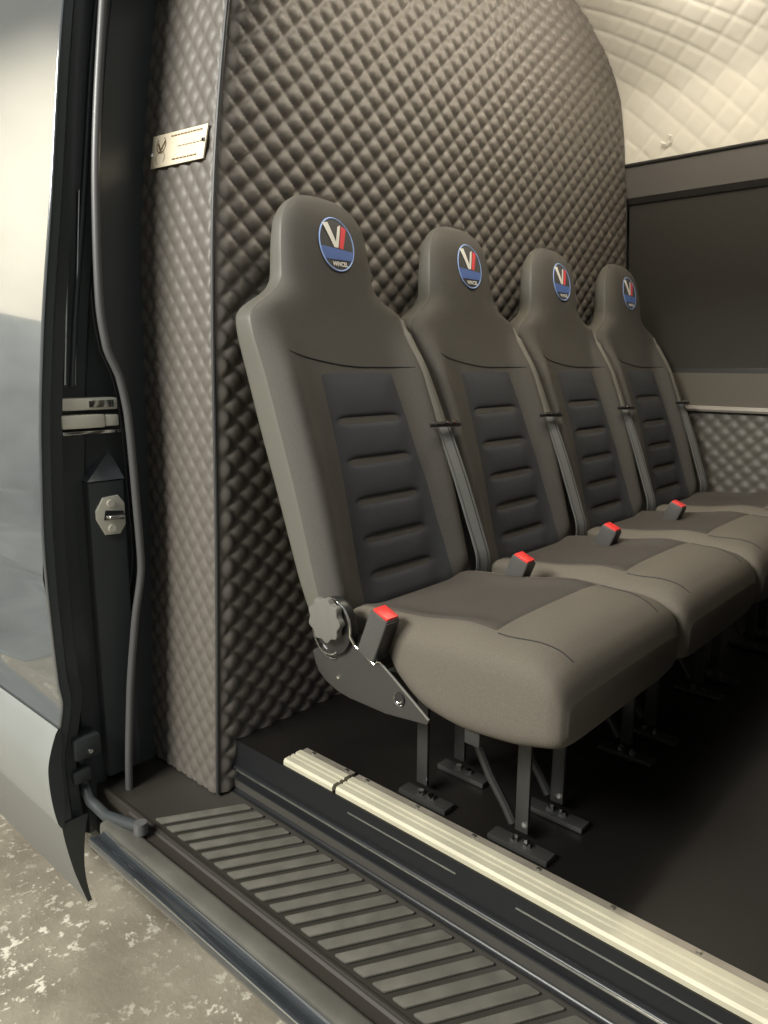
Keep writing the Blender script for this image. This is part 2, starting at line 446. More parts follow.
# ------------------------------------------------------------------ riser under the rail and side step
mb = MB()
ris = [(.89, -.124), (.899, -.1215), (.899, -.1175), (.902, -.1165), (.907, -.1125), (.910, -.0905), (.904, -.0895), (.903, -.0875), (.905, -.0860), (.911, -.0850), (.911, -.0690),
       (.903, -.0670), (.9015, -.0620), (.904, -.0580), (.912, -.0560), (.915, -.001), (.96, -.001), (.96, -.2), (.89, -.2)]
mb.prism(ris[1:-1]+[(.899, -.2)], 'x', -.36, 1.42, 0)
rs = mb.build('trim_3', M['gloss'], angle=60); tag(rs, 'glossy black ridged riser between step and floor rail', kind='structure')
mb = MB()
mb = MB(); mb.prism([(.9065, -.1105), (.912, -.1105), (.912, -.0925), (.9085, -.0925)], 'x', -.36, 1.42); mb.build('satin_band', M['band'], rs, smooth=False)
for a, b in ((.36, .62), (.74, 1.1)):
    mb = MB(); mb.tube([(a, .9135, -.022), (b, .9135, -.022)], .0016, 8)
    mb.build('raised_bead', M['steel'], rs)
mb = MB(); mb.tube([(.02, .9018, -.062), (1.42, .9018, -.062)], .0022, 8); mb.build('bright_moulding', M['steel'], rs)

st = empty('side_step', (.4, .75, -.12), 'dark entry step with rows of pale ribbed tread strips inside the doorway', 'step')
so = st.location
mb = MB()
sp = [(.715, -.122), (.9, -.122), (.9, -.20), (.55, -.20), (.55, -.15)]
mb.prism([(.706, -.124), (.709, -.1185), (.714, -.1185), (.717, -.1225), (.890, -.1225), (.894, -.1190), (.8985, -.1190), (.8985, -.16), (.706, -.16)], 'x', -.36, 1.42)
local(mb, so).build('step_tray', M['step'], st, angle=50)
def pad(x0, y0, x1, y1, w, r=.005):
    # slanted tread strip, ends parallel to the sill, rounded corners
    c = [(x0-w/2, y0), (x0+w/2, y0), (x1+w/2, y1), (x1-w/2, y1)]; pts = []
    for k in range(4):
        p = Vector(c[k]); a = (Vector(c[k-1])-p).normalized(); b = (Vector(c[(k+1) % 4])-p).normalized()
        for t in range(5):
            t /= 4; q = p+a*r*(1-t)**2+b*r*t**2; pts.append((q.x, q.y))
    return pts
for i in range(31):
    x = -.016+.0420*i
    mb = MB(); mb.prism(pad(x, .724, x+.096, .887, .0265), 'z', -.1215, -.1175, .0014)
    local(mb, so).build('tread_strip', M['tread'], st)

# outer sill
mb = MB()
mb.prism([(.678, -.124), (.674, -.1195), (.668, -.1175), (.656, -.1185), (.646, -.1175), (.639, -.1205), (.637, -.128), (.637, -.2), (.678, -.2)], 'x', -.10, 1.42)
sl = mb.build('trim_4', M['sill'], angle=45); tag(sl, 'grey plastic scuff rail along the outer sill', kind='structure')
mb = MB()
mb.prism([(.6365, -.125), (.630, -.130), (.618, -.130), (.610, -.126), (.604, -.128), (.601, -.136), (.606, -.152), (.625, -.175), (.6365, -.18)], 'x', -.080, 1.42)
mb.build('painted_sill', M['sillpaint'], sl, angle=50)
mb = MB(); mb.prism([(.678, -.126), (.678, -.2), (.7058, -.2), (.7058, -.1225), (.702, -.127), (.684, -.1275)], 'x', -.10, 1.42); mb.build('sill_groove', M['groove'], sl, angle=45)
mb = MB(); mb.tube([(-.02, .634, -.1265), (1.42, .634, -.1265)], .0020, 8); mb.build('chrome_strip', M['chrome'], sl)
mb = MB(); mb.tube([(.10, .6045, -.1285), (1.42, .6045, -.1285)], .0016, 8); mb.build('chrome_strip', M['chrome'], sl)
mb = MB(); mb.box(-.42, 1.42, .70, .95, -.24, -.205); mb.build('underside', M['jamb2'], sl, smooth=False)

# ------------------------------------------------------------------ aluminium floor rail (two lengths)
def rail(x0, x1, name, label):
    r = empty(name, ((x0+x1)/2, .95, 0), label, 'rail', None)
    o = r.location
    mb = MB()
    mb.prism([(.918, .0005), (.918, .009), (.922, .014), (.934, .0145), (.935, .010), (.938, .010), (.939, .0145), (.946, .0150), (.947, .011), (.951, .011), (.952, .0155), (.966, .0155), (.966, .0005)], 'x', x0, x1)
    local(mb, o).build('rail_profile', M['alu'], r, angle=30)
    mb = MB(); mb.prism([(.966, .0005), (.966, .013), (.984, .013), (.986, .0005)], 'x', x0, x1, .001)
    local(mb, o).build('back_flange', M['alu_back'], r, angle=30)
    x = x0+.03
    while x < x1:
        mb = MB(); mb.cyl((x, .976, .012), (x, .976, .0165), .0045, .003, 12)
        local(mb, o).build('screw', M['steel'], r); x += .13 if x1-x0 > .3 else .10
    return r
rail(.165, .312, 'floor_rail', 'short pale metal floor rail piece nearest the quilted partition')
rail(.322, 2.05, 'floor_rail', 'long pale metal floor rail running along the floor edge')

# ------------------------------------------------------------------ seats
CY = 1.113
w_tab = [(.325, .185), (.34, .205), (.37, .220), (.45, .224), (.80, .224), (.880, .2255), (.912, .2235), (.932, .211), (.949, .185), (.964, .158), (.979, .139), (1.0, .127), (1.06, .121), (1.10, .114), (1.125, .102), (1.145, .084), (1.158, .062), (1.166, .038), (1.170, .012)]
xf_tab = [(.325, .325), (.35, .333), (.42, .312), (.59, .264), (.73, .215), (.83, .178), (.93, .150), (1.066, .129), (1.12, .116), (1.15, .100), (1.165, .082), (1.170, .068)]
xb_tab = [(.325, .300), (.36, .272), (.41, .250), (.58, .183), (.73, .125), (.90, .068), (.95, .055), (1.03, .048), (1.12, .050), (1.15, .055), (1.165, .060), (1.170, .064)]
def bol(y, z):
    g = math.exp(-((abs(y)-.192)/.040)**2)
    return g*(.030*(1-sstep(.80, .93, z))+.004)*sstep(.33, .42, z)
def xfront(y, z):
    w = smooth_table(w_tab, z); xf = smooth_table(xf_tab, z); xb = smooth_table(xb_tab, z)
    t = xf-xb; r = min(1, abs(y)/max(w, 1e-5)); n = 5.0 if z < .9 else 3.4
    return xb+t*.5+t*.5*max(0, 1-r**n)**(1/n)+bol(y, z)*max(0, 1-r**12)
def make_seat():
    s = empty('van_seat', (0, CY, 0), 'grey cloth van seat nearest the doorway with its side bracket and knob in full view', 'seat', 'row of four van seats along the quilted partition')
    # --- backrest
    mb = MB(); NU = 96; zs = []
    n = 110
    for j in range(n+1):
        t = j/n; z = .325+(1.170-.325)*(t if t < .8 else .8+.2*math.sin((t-.8)/.2*PI/2)); zs.append(z)
    vs = []
    for z in zs:
        w = smooth_table(w_tab, z); xf = smooth_table(xf_tab, z); xb = smooth_table(xb_tab, z)
        nn = 5.0-1.6*sstep(.88, .98, z); t = xf-xb; c = (xf+xb)/2
        for i in range(NU):
            th = 2*PI*(i+.5)/NU; cs, sn = math.cos(th), math.sin(th)
            y = w*math.copysign(abs(cs)**(2/nn), cs); x = c+t/2*math.copysign(abs(sn)**(2/nn), sn)
            if sn > 0: x += bol(y, z)*min(1, abs(sn)**(2/nn)*1.2)
            x += .004*math.sin(y*9)*0
            vs.append((x, y, z))
    fs = []; mi = []
    for j in range(n):
        for i in range(NU):
            fs.append((j*NU+i, j*NU+(i+1) % NU, (j+1)*NU+(i+1) % NU, (j+1)*NU+i))
            th = 2*PI*(i+1)/NU
            mi.append(0 if math.sin(th) > .16 else 1)
    mb.add(vs, fs); mb.m = mi
    mb.add([], []); mb.f.append(tuple(reversed(range(NU)))); mb.m.append(1)
    mb.f.append(tuple(range(n*NU, (n+1)*NU))); mb.m.append(0)
    back = mb.build('backrest', [M['fabric'], M['vinyl']], s, angle=180)
    # piping along the front ridge of the near shoulder, curved seam
    mb = MB(); pts = []
    for k in range(31):
        y = -.212+.40*k/30
        z = .823+.038*abs((y-.04)/.24)**1.7 if y < .04 else .823-.006*math.sin((y-.04)/.16*PI)*0
        pts.append((xfront(y, z)+.0004, y, z))
    mb.tube(pts, .0013, 6); mb.build('curved_seam', M['seam'], back)
    # blue-black centre insert with horizontal channels
    grooves = [.717, .637, .560, .487, .418]
    def ins(u, v):
        z = .352+(.816-.352)*v
        yl = -.128+.030*v; yr = .165-.045*v
        y = yl+(yr-yl)*u
        e = min(1, min(u, 1-u)/.10, min(v, 1-v)/.06); e = e**.5
        d = 0
        wy_ = sstep(-.095, -.05, y)*(1-sstep(.065, .12, y))
        for g in grooves: d += .0085*math.exp(-((z-g)/.0075)**2)
        pf = 0
        for a, b in zip([.815]+grooves, grooves+[.355]):
            if b < z < a: pf = .0045*math.sin(PI*(z-b)/(a-b))
        return (xfront(y, z)-.002+.0042*e+wy_*(pf-d), y, z)
    mb = MB(); mb.grid(50, 170, ins)
    mb.build('centre_insert', M['insert'], back, angle=180)['label'] = 'blue black padded insert with horizontal channels'
    # --- embroidered badge on the headrest
    BY, BZ, RU, RV = .008, 1.070, .0500, .0545
    def em(u, v, d): y = BY+u*RU; z = BZ+v*RV; return (xfront(y, z)+d, y, z)
    mb = MB()
    # dark disc (fan)
    for k in range(8):
        r0, r1 = k/8, (k+1)/8
        for q in range(48):
            a0, a1 = 2*PI*q/48, 2*PI*(q+1)/48
            P = [em(r*math.cos(a)*.95, r*math.sin(a)*.95, .0012) for r, a in ((r0, a0), (r1, a0), (r1, a1), (r0, a1))]
            mb.add(P, [(0, 1, 2, 3)] if k else [(0, 1, 2)], 0)
    badge = mb.build('embroidered_badge', [M['darkth']], back, angle=180)
    mb = MB()
    mb.grid(64, 4, lambda u, v: em((.930+.070*v)*math.cos(2*PI*u), (.930+.070*v)*math.sin(2*PI*u), .0014+.0014*math.sin(PI*v)))
    mb.build('badge_ring', M['ringth'], badge)
    mb = MB()
    def band(u, v):
        vt = -.16-.06*(2*u-1); vb = -.56
        vv = vb+(vt-vb)*v; h = math.sqrt(max(0, 1-vv*vv))*.93
        return em(h*(2*u-1), vv, .0022)
    mb.grid(24, 6, band); mb.build('badge_band', M['blueth'], badge)
    def quadstrip(mb, a, b, c, d, n=8):
        def f(u, v):
            p = (a[0]+(b[0]-a[0])*v, a[1]+(b[1]-a[1])*v); q = (d[0]+(c[0]-d[0])*v, d[1]+(c[1]-d[1])*v)
            return em(p[0]+(q[0]-p[0])*u, p[1]+(q[1]-p[1])*u, .0030)
        mb.grid(4, n, f)
    mb = MB()
    quadstrip(mb, (-.70, .74), (-.20, -.12), (.02, -.12), (-.38, .78))
    quadstrip(mb, (.14, .66), (-.16, -.11), (.02, -.12), (.32, .74))
    mb.build('letter_v', M['white'], badge)
    mb = MB(); quadstrip(mb, (.36, .70), (.07, -.13), (.29, -.16), (.62, .62)); mb.build('red_slash', M['redth'], badge)
    # word under the band
    cu = bpy.data.curves.new('word', 'FONT'); cu.body = 'WINCEL'; cu.size = 1; cu.align_x = 'CENTER'; cu.align_y = 'CENTER'
    cu.offset = .028
    to = bpy.data.objects.new('word', cu); COL.objects.link(to)
    bpy.context.view_layer.update()
    me = bpy.data.meshes.new_from_object(to.evaluated_get(bpy.context.evaluated_depsgraph_get()))
    bpy.data.objects.remove(to); bpy.data.curves.remove(cu)
    xs = [v.co.x for v in me.vertices]; ys = [v.co.y for v in me.vertices]
    wx = max(xs)-min(xs); wy2 = max(ys)-min(ys); mx_ = (max(xs)+min(xs))/2; my_ = (max(ys)+min(ys))/2
    mb = MB(); mb.v = [em(.03+(v.co.x-mx_)/wx*.86, -.715+(v.co.y-my_)/wy2*.17, .0032) for v in me.vertices]
    mb.f = [tuple(p.vertices) for p in me.polygons]; mb.m = [0]*len(mb.f)
    bpy.data.meshes.remove(me)
    mb.build('badge_lettering', M['white'], badge, smooth=False)
    # --- cushion
    zt = [(.335, .365), (.36, .385), (.42, .394), (.48, .398), (.63, .412), (.72, .413), (.765, .408), (.792, .396), (.806, .378), (.815, .350)]
    zb = [(.335, .355), (.40, .335), (.47, .318), (.50, .290), (.57, .254), (.64, .246), (.72, .252), (.78, .266), (.806, .275), (.815, .290)]
    hw = [(.335, .17), (.36, .19), (.45, .200), (.49, .214), (.55, .225), (.66, .229), (.75, .229), (.79, .226), (.808, .217), (.815, .203)]
    mb = MB(); NU = 80; K = 70; vs = []
    for j in range(K+1):
        t = j/K; x = .335+.48*(t if t < .6 else .6+.4*math.sin((t-.6)/.4*PI/2))
        a, b, h = smooth_table(zt, x), smooth_table(zb, x), smooth_table(hw, x)
        c, r = (a+b)/2, (a-b)/2
        for i in range(NU):
            th = 2*PI*(i+.5)/NU; cs, sn = math.cos(th), math.sin(th)
            y = h*math.copysign(abs(cs)**(2/8.), cs); z = c+r*math.copysign(abs(sn)**(2/5.), sn)
            if sn > 0: z += .012*(1-(y/h)**2)*sstep(.6, .7, x)*(1-sstep(.74, .81, x)) + .012*math.exp(-((abs(y)-.17)/.04)**2)*(1-sstep(.60, .70, x))*sn - .008*(1-sstep(.5, .65, x))*sn
            vs.append((x, y, z))
    fs = []
    for j in range(K):
        for i in range(NU): fs.append((j*NU+i, j*NU+(i+1) % NU, (j+1)*NU+(i+1) % NU, (j+1)*NU+i))
    mb.add(vs, fs); mb.f.append(tuple(reversed(range(NU)))); mb.m.append(0); mb.f.append(tuple(range(K*NU, (K+1)*NU))); mb.m.append(0)
    cush = mb.build('seat_cushion', M['fabric_seat'], s, angle=180)
    def ztop(x, y):
        a, b, h = smooth_table(zt, x), smooth_table(zb, x), smooth_table(hw, x)
        c, r = (a+b)/2, (a-b)/2
        cc = min(.9999, abs(y/h))**(8./2); sn = math.sqrt(max(0, 1-cc*cc)); z = c+r*sn**(2/5.)
        return z+.012*(1-(y/h)**2)*sstep(.6, .7, x)*(1-sstep(.74, .81, x)) + .012*math.exp(-((abs(y)-.17)/.04)**2)*(1-sstep(.60, .70, x))*sn - .008*(1-sstep(.5, .65, x))*sn
    def ci(u, v):
        xe = .672-.012*(1-(2*u-1)**2)
        x = .36+(xe-.36)*v; y = -.165+.33*u
        y *= 1+.06*v
        e = min(1, min(u, 1-u)/.05, (1-v)/.04)**.5
        return (x, y, ztop(x, y)-.002+.0045*e)
    mb = MB(); mb.grid(40, 40, ci); mb.build('cushion_insert', M['insert_seat'], cush, angle=180)
    for sgn in (-1, 1):
        mb = MB()
        mb.tube([(x, sgn*(.175-.02*sstep(.68, .8, x)), ztop(x, sgn*(.175-.02*sstep(.68, .8, x)))+.0003) for x in [.672+.008*k for k in range(16)]], .0013, 6)
        mb.build('cushion_seam', M['seam'], cush)
    # --- frame and side brackets
    plate = [(.312, .310), (.318, .298), (.328, .282), (.347, .262), (.370, .252), (.404, .244), (.493, .240), (.583, .2515), (.586, .262), (.583, .268), (.479, .331), (.474, .331), (.467, .322), (.409, .347), (.398, .347), (.372, .325), (.340, .318)]
    plate = [(.310, .309), (.316, .290), (.326, .272), (.347, .258), (.375, .248), (.404, .244), (.493, .243), (.583, .254), (.587, .262), (.480, .331), (.473, .331), (.466, .323), (.412, .349), (.402, .348), (.390, .338), (.372, .328), (.350, .322), (.330, .322)]
    for sgn in (-1,):
        mb = MB(); y0 = sgn*.232; mb.prism(plate, 'y', y0, y0+sgn*.007, .0022)
        pt = mb.build('side_bracket', M['bracket'], s, angle=50)
        mb = MB(); pts = [(.350, y0+sgn*.006, .3245), (.372, y0+sgn*.006, .3305), (.390, y0+sgn*.006, .3400), (.402, y0+sgn*.006, .3500), (.412, y0+sgn*.006, .3505), (.466, y0+sgn*.006, .3245), (.473, y0+sgn*.006, .3325), (.480, y0+sgn*.006, .3325), (.5868, y0+sgn*.006, .2635)]
        mb.tube(pts, .0021, 8); mb.build('edge_highlight', M['chrome'], pt)  # chrome tube stands in for the highlight along the plate edge
        mb = MB(); mb.cyl((.525, y0+sgn*.007, .281), (.525, y0+sgn*.010, .281), .012, .011, 20); mb.build('bolt', M['blackp'], pt)
        mb = MB(); mb.cyl((.379, y0+sgn*.007, .276), (.379, y0+sgn*.0095, .276), .004, .003, 12); mb.build('rivet', M['chrome'], pt)
        mb = MB(); mb.tube([(.525+.011*math.cos(a), y0+sgn*.010, .281+.011*math.sin(a)) for a in [PI*.75+PI*k/12 for k in range(13)]], .0012, 6)
        mb.tube([(.525+.006*math.cos(a), y0+sgn*.0105, .281+.006*math.sin(a)) for a in [PI*1.2+PI*.7*k/12 for k in range(13)]], .001, 6)
        mb.build('bolt_rim', M['chrome'], pt)
        # recliner hinge
        mb = MB()
        hp = []
        for k in range(26):
            a = 2*PI*k/26; hp.append((.372+.046*math.cos(a)*1.0, .373+.052*math.sin(a)))
        mb.prism(hp, 'y', y0-sgn*.004, y0+sgn*.016, .003)
        mb.prism([(.385, .33), (.412, .352), (.402, .372), (.37, .38)], 'y', y0, y0+sgn*.008, .002)
        hg = mb.build('recliner_hinge', M['blackp'], s, angle=50)
        mb = MB(); mb.tube([(.372+.0445*math.cos(a), y0+sgn*.0150, .373+.0505*math.sin(a)) for a in [PI*.50-PI*.55*k/16 for k in range(17)]]+[(.424, y0+sgn*.0120, .350)], .0026, 8)
        mb.tube([(.362+.036*math.cos(a), y0+sgn*.0175, .366+.047*math.sin(a)) for a in [-PI*.9+PI*.62*k/12 for k in range(13)]], .0018, 8)
        mb.tube([(.362+.050*math.cos(a), y0+sgn*.0085, .366+.058*math.sin(a)) for a in [-PI*.92+PI*.5*k/12 for k in range(13)]], .0016, 8)
        mb.build('hinge_highlight_rim', M['chrome'], hg)
    # recliner knob (near side only)
    mb = MB(); pts = []
    for k in range(120):
        a = 2*PI*k/120; r = .0385+.0026*math.cos(9*a); pts.append((.369+r*math.cos(a), .388+r*1.02*math.sin(a)))
    mb.prism(pts, 'y', -.252, -.266, .003)
    mb.cyl((.369, -.24, .388), (.369, -.253, .388), .026, .026, 24)
    mb.build('recliner_knob', M['knob'], s, angle=50)
    mb = MB()
    mb.box(.36, .40, -.22, .22, .262, .292, .003); mb.box(.63, .66, -.20, .20, .225, .252, .003)
    mb.box(.36, .66, -.085, -.062, .235, .258, .003); mb.box(.36, .66, .035, .058, .235, .258, .003)
    mb.build('seat_frame', M['legm'], s)
    # legs
    for yy in (-.075, .048):
        for x, xa, xb_ in ((.445, .412, .527), (.672, .622, .742)):
            mb = MB(); mb.box(x-.013, x+.013, yy-.004, yy+.004, .02, .25, .0015)
            lg = mb.build('leg', M['legm'], s)
            yf_ = yy-.022
            mb = MB(); mb.box(xa, xb_, yf_-.014, yf_+.018, 0.001, .012, .003); ft = mb.build('foot', M['legm'], lg)
            mb = MB()
            for xx in ((xa+xb_)/2-.012, (xa+xb_)/2+.014): mb.cyl((xx, yf_, .0115), (xx, yf_, .021), .0075, .0065, 6)
            mb.build('nut', M['chrome'], ft)
        mb = MB(); mb.tube([(.52, yy, .245), (.56, yy, .17), (.60, yy, .10), (.635, yy, .055), (.652, yy, .028)], .008, 8)
        mb.build('brace', M['legm'], s)
    # --- seat belt on the far edge of the backrest
    bp_ = []; w_ = []
    for k in range(30):
        t = k/29; z = .928-.228*t
        y = .190+.016*t
        bp_.append((xfront(.192, z)+.003+.001*t, y, z)); w_.append(.016+.022*t)
    mb = MB()
    mb.grid(4, 29, lambda u, v: (lambda p, w: (p[0]-.003+.006*math.sin(PI*u)+.006*u, p[1]+w*(u-.5), p[2]))(bp_[int(round(v*29))], w_[int(round(v*29))]))
    mb.grid(1, 29, lambda u, v: (lambda p, w: (p[0]-.006+.006*u, p[1]+w*(u-.5), p[2]))(bp_[int(round(v*29))], w_[int(round(v*29))]))
    mb.build('belt_cover', M['strap_up'], s, angle=60)
    lp = []
    for k in range(30):
        t = k/29; z = .694-.362*t; y = .207+.048*t
        lp.append((xfront(.192, z)+.006+.006*t, y, z))
    mb = MB(); mb.ribbon(lp, (.22, 1, -.10), .042, .0022, (1, -.22, .35)); belt = mb.build('belt_webbing', M['strap'], s, angle=60)
    for dy in (-.014, .012):
        mb = MB(); mb.tube([(p[0]+.0028+.22*dy, p[1]+dy, p[2]) for p in lp], .0006, 6); mb.build('webbing_stitch', M['blackp'], belt)
    mb = MB(); x0 = lp[0][0]
    mb.tube([(x0+.004, .158, .699), (x0+.013, .172, .700), (x0+.017, .235, .697), (x0+.010, .256, .696)], .0052, 8)
    gd = mb.build('belt_guide', M['blackp'], s)
    mb = MB()
    for yy in (.172, .198, .226): mb.tube([(x0+.0185, yy-.006, .7045), (x0+.0200, yy, .7050), (x0+.0195, yy+.007, .7040)], .0028, 8)
    mb.build('guide_highlight', M['chrome'], gd)
    mb = MB(); mb.box(lp[-1][0]-.010, lp[-1][0]+.008, .245, .285, .318, .345, .003); mb.build('belt_anchor', M['blackp'], s)
    # --- buckle
    bk = MB()
    R = Matrix.Translation((.452, -.232, .338)) @ Matrix.Rotation(math.radians(22), 4, 'Y')
    bk.box(-.020, .020, -.017, .017, .0, .088, .004, M=R)
    b = bk.build('belt_buckle', M['buckle'], s)
    mb = MB(); mb.box(-.0165, .0175, -.014, .015, .084, .0915, .002, M=R); mb.build('release_button', M['red'], b)
    mb = MB(); mb.box(.0185, .0215, -.0165, .0165, .004, .084, .001, M=R); mb.build('buckle_back', M['blackp'], b)
    mb = MB(); R2 = Matrix.Translation((.440, -.222, .285)) @ Matrix.Rotation(math.radians(16), 4, 'Y')
    mb.box(-.010, .010, -.004, .004, .0, .07, .002, M=R2); mb.build('buckle_stalk', M['blackp'], b)
    return s

def copy_tree(o, parent=None):
    c = o.copy(); COL.objects.link(c)
    if parent: c.parent = parent
    for ch in o.children:
        if not ch.name.startswith(NEAR_ONLY): copy_tree(ch, c)
    return c
seat0 = make_seat()
NEAR_ONLY = ('recliner_knob', 'side_bracket', 'recliner_hinge')
labels = ['second van seat from the doorway, its near side hidden behind the front seat',
          'third van seat from the doorway, between the second seat and the last one',
          'farthest van seat, beside the quilted side wall and dark window']
for i in range(1, 4):
    c = copy_tree(seat0); c.location = (0, CY+.464*i, 0); c['label'] = labels[i-1]
    for ch in c.children:
        if ch.name.startswith('belt_buckle'): ch.location.y += (0, -.053, -.113, -.153)[i]; ch.location.z += .020; ch.location.x += .014
        if ch.name.startswith('leg') or ch.name.startswith('brace'): ch.location.y += -.040*i

# ------------------------------------------------------------------ door jamb (pillar)
def y_skin(z): return smooth_table([(-.40, .655), (-.36, .643), (-.25, .615), (-.15, .601), (-.02, .596), (.07, .612), (.13, .622), (.157, .617), (.418, .611), (.661, .622), (.891, .646), (1.133, .682), (1.49, .734), (1.7, .78)], z)
def y_pill(z): return y_skin(z)+.085
zz = [-.235+2.0*i/60 for i in range(61)]
mb = MB()
def jambf(u, v):
    z = -.235+2.05*v
    P = [(-.36, y_skin(max(z, .2))+.060), (-.262, y_skin(max(z, .2))+.060), (-.250, y_skin(max(z, .2))+.068), (-.250, y_skin(max(z, .2))+.115), (-.262, y_skin(max(z, .2))+.125), (-.262, y_near(z)+.02), (-.36, y_near(z)+.02)]
    i = int(round(u*6)); return (*P[i], z)
mb.grid(6, 60, jambf)
jb = mb.build('wall_doorway_pillar', M['jamb'], angle=30); tag(jb, 'dark glossy door pillar between open door and quilted partition', kind='structure')
# vertical rounded rib
YA, ZA, YB, ZB = .764, 1.17, .725, .784
YC, ZC, YD, ZD = .734, 1.081, .704, .784
SC = ((.787, 1.496), (.789, 1.472), (.761, 1.439))
mb = MB(); mb.tube([(-.250, y_skin(max(z, .2))+.088, z) for z in [.78+.95*i/30 for i in range(31)]], .007, 10); mb.build('vertical_rib', M['jamb'], jb)
mb = MB(); mb.tube([(-.246, YA+(YB-YA)*k/12, ZA+(ZB-ZA)*k/12) for k in range(13)], .0022, 8); mb.build('reflection_strip', M['steel'], jb)  # steel strips stand in for silvery reflection lines on the pillar
mb = MB(); mb.tube([(-.246, YC+(YD-YC)*k/12, ZC+(ZD-ZC)*k/12) for k in range(13)], .0032, 8); mb.build('reflection_strip', M['steel'], jb)
for yy, zz_ in SC:
    mb = MB(); mb.cyl((-.262, yy, zz_), (-.242, yy, zz_), .005, .0045, 12); mb.build('pillar_glint', M['zinc'], jb)  # small studs added as white glints near the pillar top
# raised striker housing
mb = MB()
mb.prism([(.726, -.10), (.805, -.10), (.806, .580), (.726, .580)], 'x', -.262, -.222, .004)
hs = mb.build('striker_housing', M['jamb2'], jb, angle=30)
mb = MB()
mb.add([(-.221, .724, .582), (-.221, .808, .582), (-.262, .798, .642), (-.262, .726, .584), (-.262, .808, .582)], [(0, 1, 2), (0, 2, 3), (1, 4, 2)])
mb.build('housing_shoulder', M['chamfer'], hs, smooth=False)
mb = MB(); Sy, Sz = .768, .506
oc = [(Sy-.032, Sz-.006), (Sy-.032, Sz+.012), (Sy-.014, Sz+.040), (Sy+.020, Sz+.042), (Sy+.034, Sz+.024), (Sy+.034, Sz-.024), (Sy+.020, Sz-.044), (Sy-.014, Sz-.042)]
mb.prism(oc, 'x', -.222, -.215, .0022)
sk = mb.build('striker_plate', M['zinc'], jb, angle=30)
mb = MB()
for dz in (.026, -.029): mb.cyl((-.2155, Sy+.001, Sz+dz), (-.2105, Sy+.001, Sz+dz), .009, .008, 16)
mb.build('striker_screw', M['zinc'], sk)
mb = MB(); mb.prism([(Sy-.016, Sz-.009), (Sy+.030, Sz-.012), (Sy+.030, Sz+.006), (Sy-.012, Sz+.012)], 'x', -.2152, -.2142); mb.build('striker_slot', M['blackp'], sk)
mb = MB(); mb.tube([(-.214, Sy-.010, Sz-.003), (-.206, Sy-.006, Sz-.003), (-.206, Sy+.026, Sz-.004), (-.214, Sy+.030, Sz-.004)], .0045, 10); mb.build('striker_loop', M['chrome'], sk)
# roller track ends (silver bracket)
mb = MB()
mb.box(-.262, -.214, .672, .800, .733, .758, .004)
br = mb.build('track_bracket', M['zinc'], jb)
mb = MB(); mb.box(-.262, -.210, .676, .768, .696, .724, .004); mb.box(-.262, -.212, .769, .800, .698, .722, .004); mb.build('track_end', M['zinc'], br)
mb = MB(); mb.box(-.262, -.206, .674, .800, .684, .691, .002); mb.build('track_lip', M['chrome'], br)
mb = MB(); mb.box(-.2145, -.2115, .735, .790, .738, .753, .001); mb.build('track_cap', M['chrome'], br)
# rubber seal
sealt = [(-.30, .772), (-.24, .766), (-.151, .749), (.089, .765), (.271, .790), (.403, .813), (.539, .810), (.711, .804), (.80, .790), (.86, .766), (.95, .757), (1.142, .764), (1.507, .806), (1.75, .85)]
mb = MB(); mb.tube([(-.180 if z > -.2 else -.18, smooth_table(sealt, z), z) for z in [-.24+1.98*i/110 for i in range(111)]], .0085, 12, ry=.0085)
mb.build('door_seal', M['rubber'], jb)
mb = MB()
def lip(u, v):
    z = -.235+1.98*v; y = smooth_table(sealt, z)
    return (-.185-.075*u, y+.008+.03*u*(1-u)+.018*u, z)
mb.grid(6, 80, lip); mb.build('seal_flange', M['jamb2'], jb)

# ------------------------------------------------------------------ sliding door, slid open
dr = empty('sliding_door', (-.8, .65, -.3), 'glossy dark sliding door, slid open at the left edge of the doorway', 'door')
do = dr.location
XE = -.20
mb = MB()
def skin(u, v):
    z = .085+1.66*v; 
    if u < .5:  # outer face
        x = -1.7+(XE+1.7-.006)*(u/.5) ; y = y_skin(z)
        return (x, y, z)
    return (XE-.006, y_skin(z), z)
mb.grid(24, 90, lambda u, v: (-1.7+(XE+1.7-.004)*u, y_skin(.06+1.68*v)-.003*math.exp(-(((.06+1.68*v)-.40)/.02)**2), .06+1.68*v))
mb.grid(4, 90, lambda u, v: (XE-.004+.004*math.sin(u*PI/2), y_skin(.07+1.67*v)+.004*(1-math.cos(u*PI/2)), .07+1.67*v))
local(mb, do).build('outer_skin', M['paint'], dr, angle=60)
mb = MB()
mb.grid(3, 90, lambda u, v: [(XE-.001, y_skin(-.18+1.92*v)+.003+.003*0, -.18+1.92*v), (XE-.001, y_skin(-.18+1.92*v)+.022, -.18+1.92*v), (XE-.012, y_skin(-.18+1.92*v)+.030, -.18+1.92*v), (XE-.014, y_skin(-.18+1.92*v)+.052, -.18+1.92*v)][int(round(u*3))])
mb.grid(1, 90, lambda u, v: (XE-.014-1.4*u, y_skin(-.18+1.92*v)+.052, -.18+1.92*v))
local(mb, do).build('door_edge', M['jamb'], dr, angle=30)
mb = MB()
def cl(u, v):
    # bulging cladding strip, z from .10 down to -.16
    z = .072-.227*v
    y = y_skin(z)-.012*math.sin(PI*v)**.5-.004
    return (-1.7+(XE+1.7+.004)*u, y, z)
mb.grid(12, 24, cl)
mb.grid(4, 24, lambda u, v: (XE+.004, y_skin(.072-.227*v)-.012*math.sin(PI*v)**.5*(1-u)-.004*(1-u)+.014*u*math.sin(PI*v)**.6, .072-.227*v), mi=1)
cd = local(mb, do).build('lower_cladding', [M['clad'], M['jamb2']], dr, angle=40)
mb = MB()
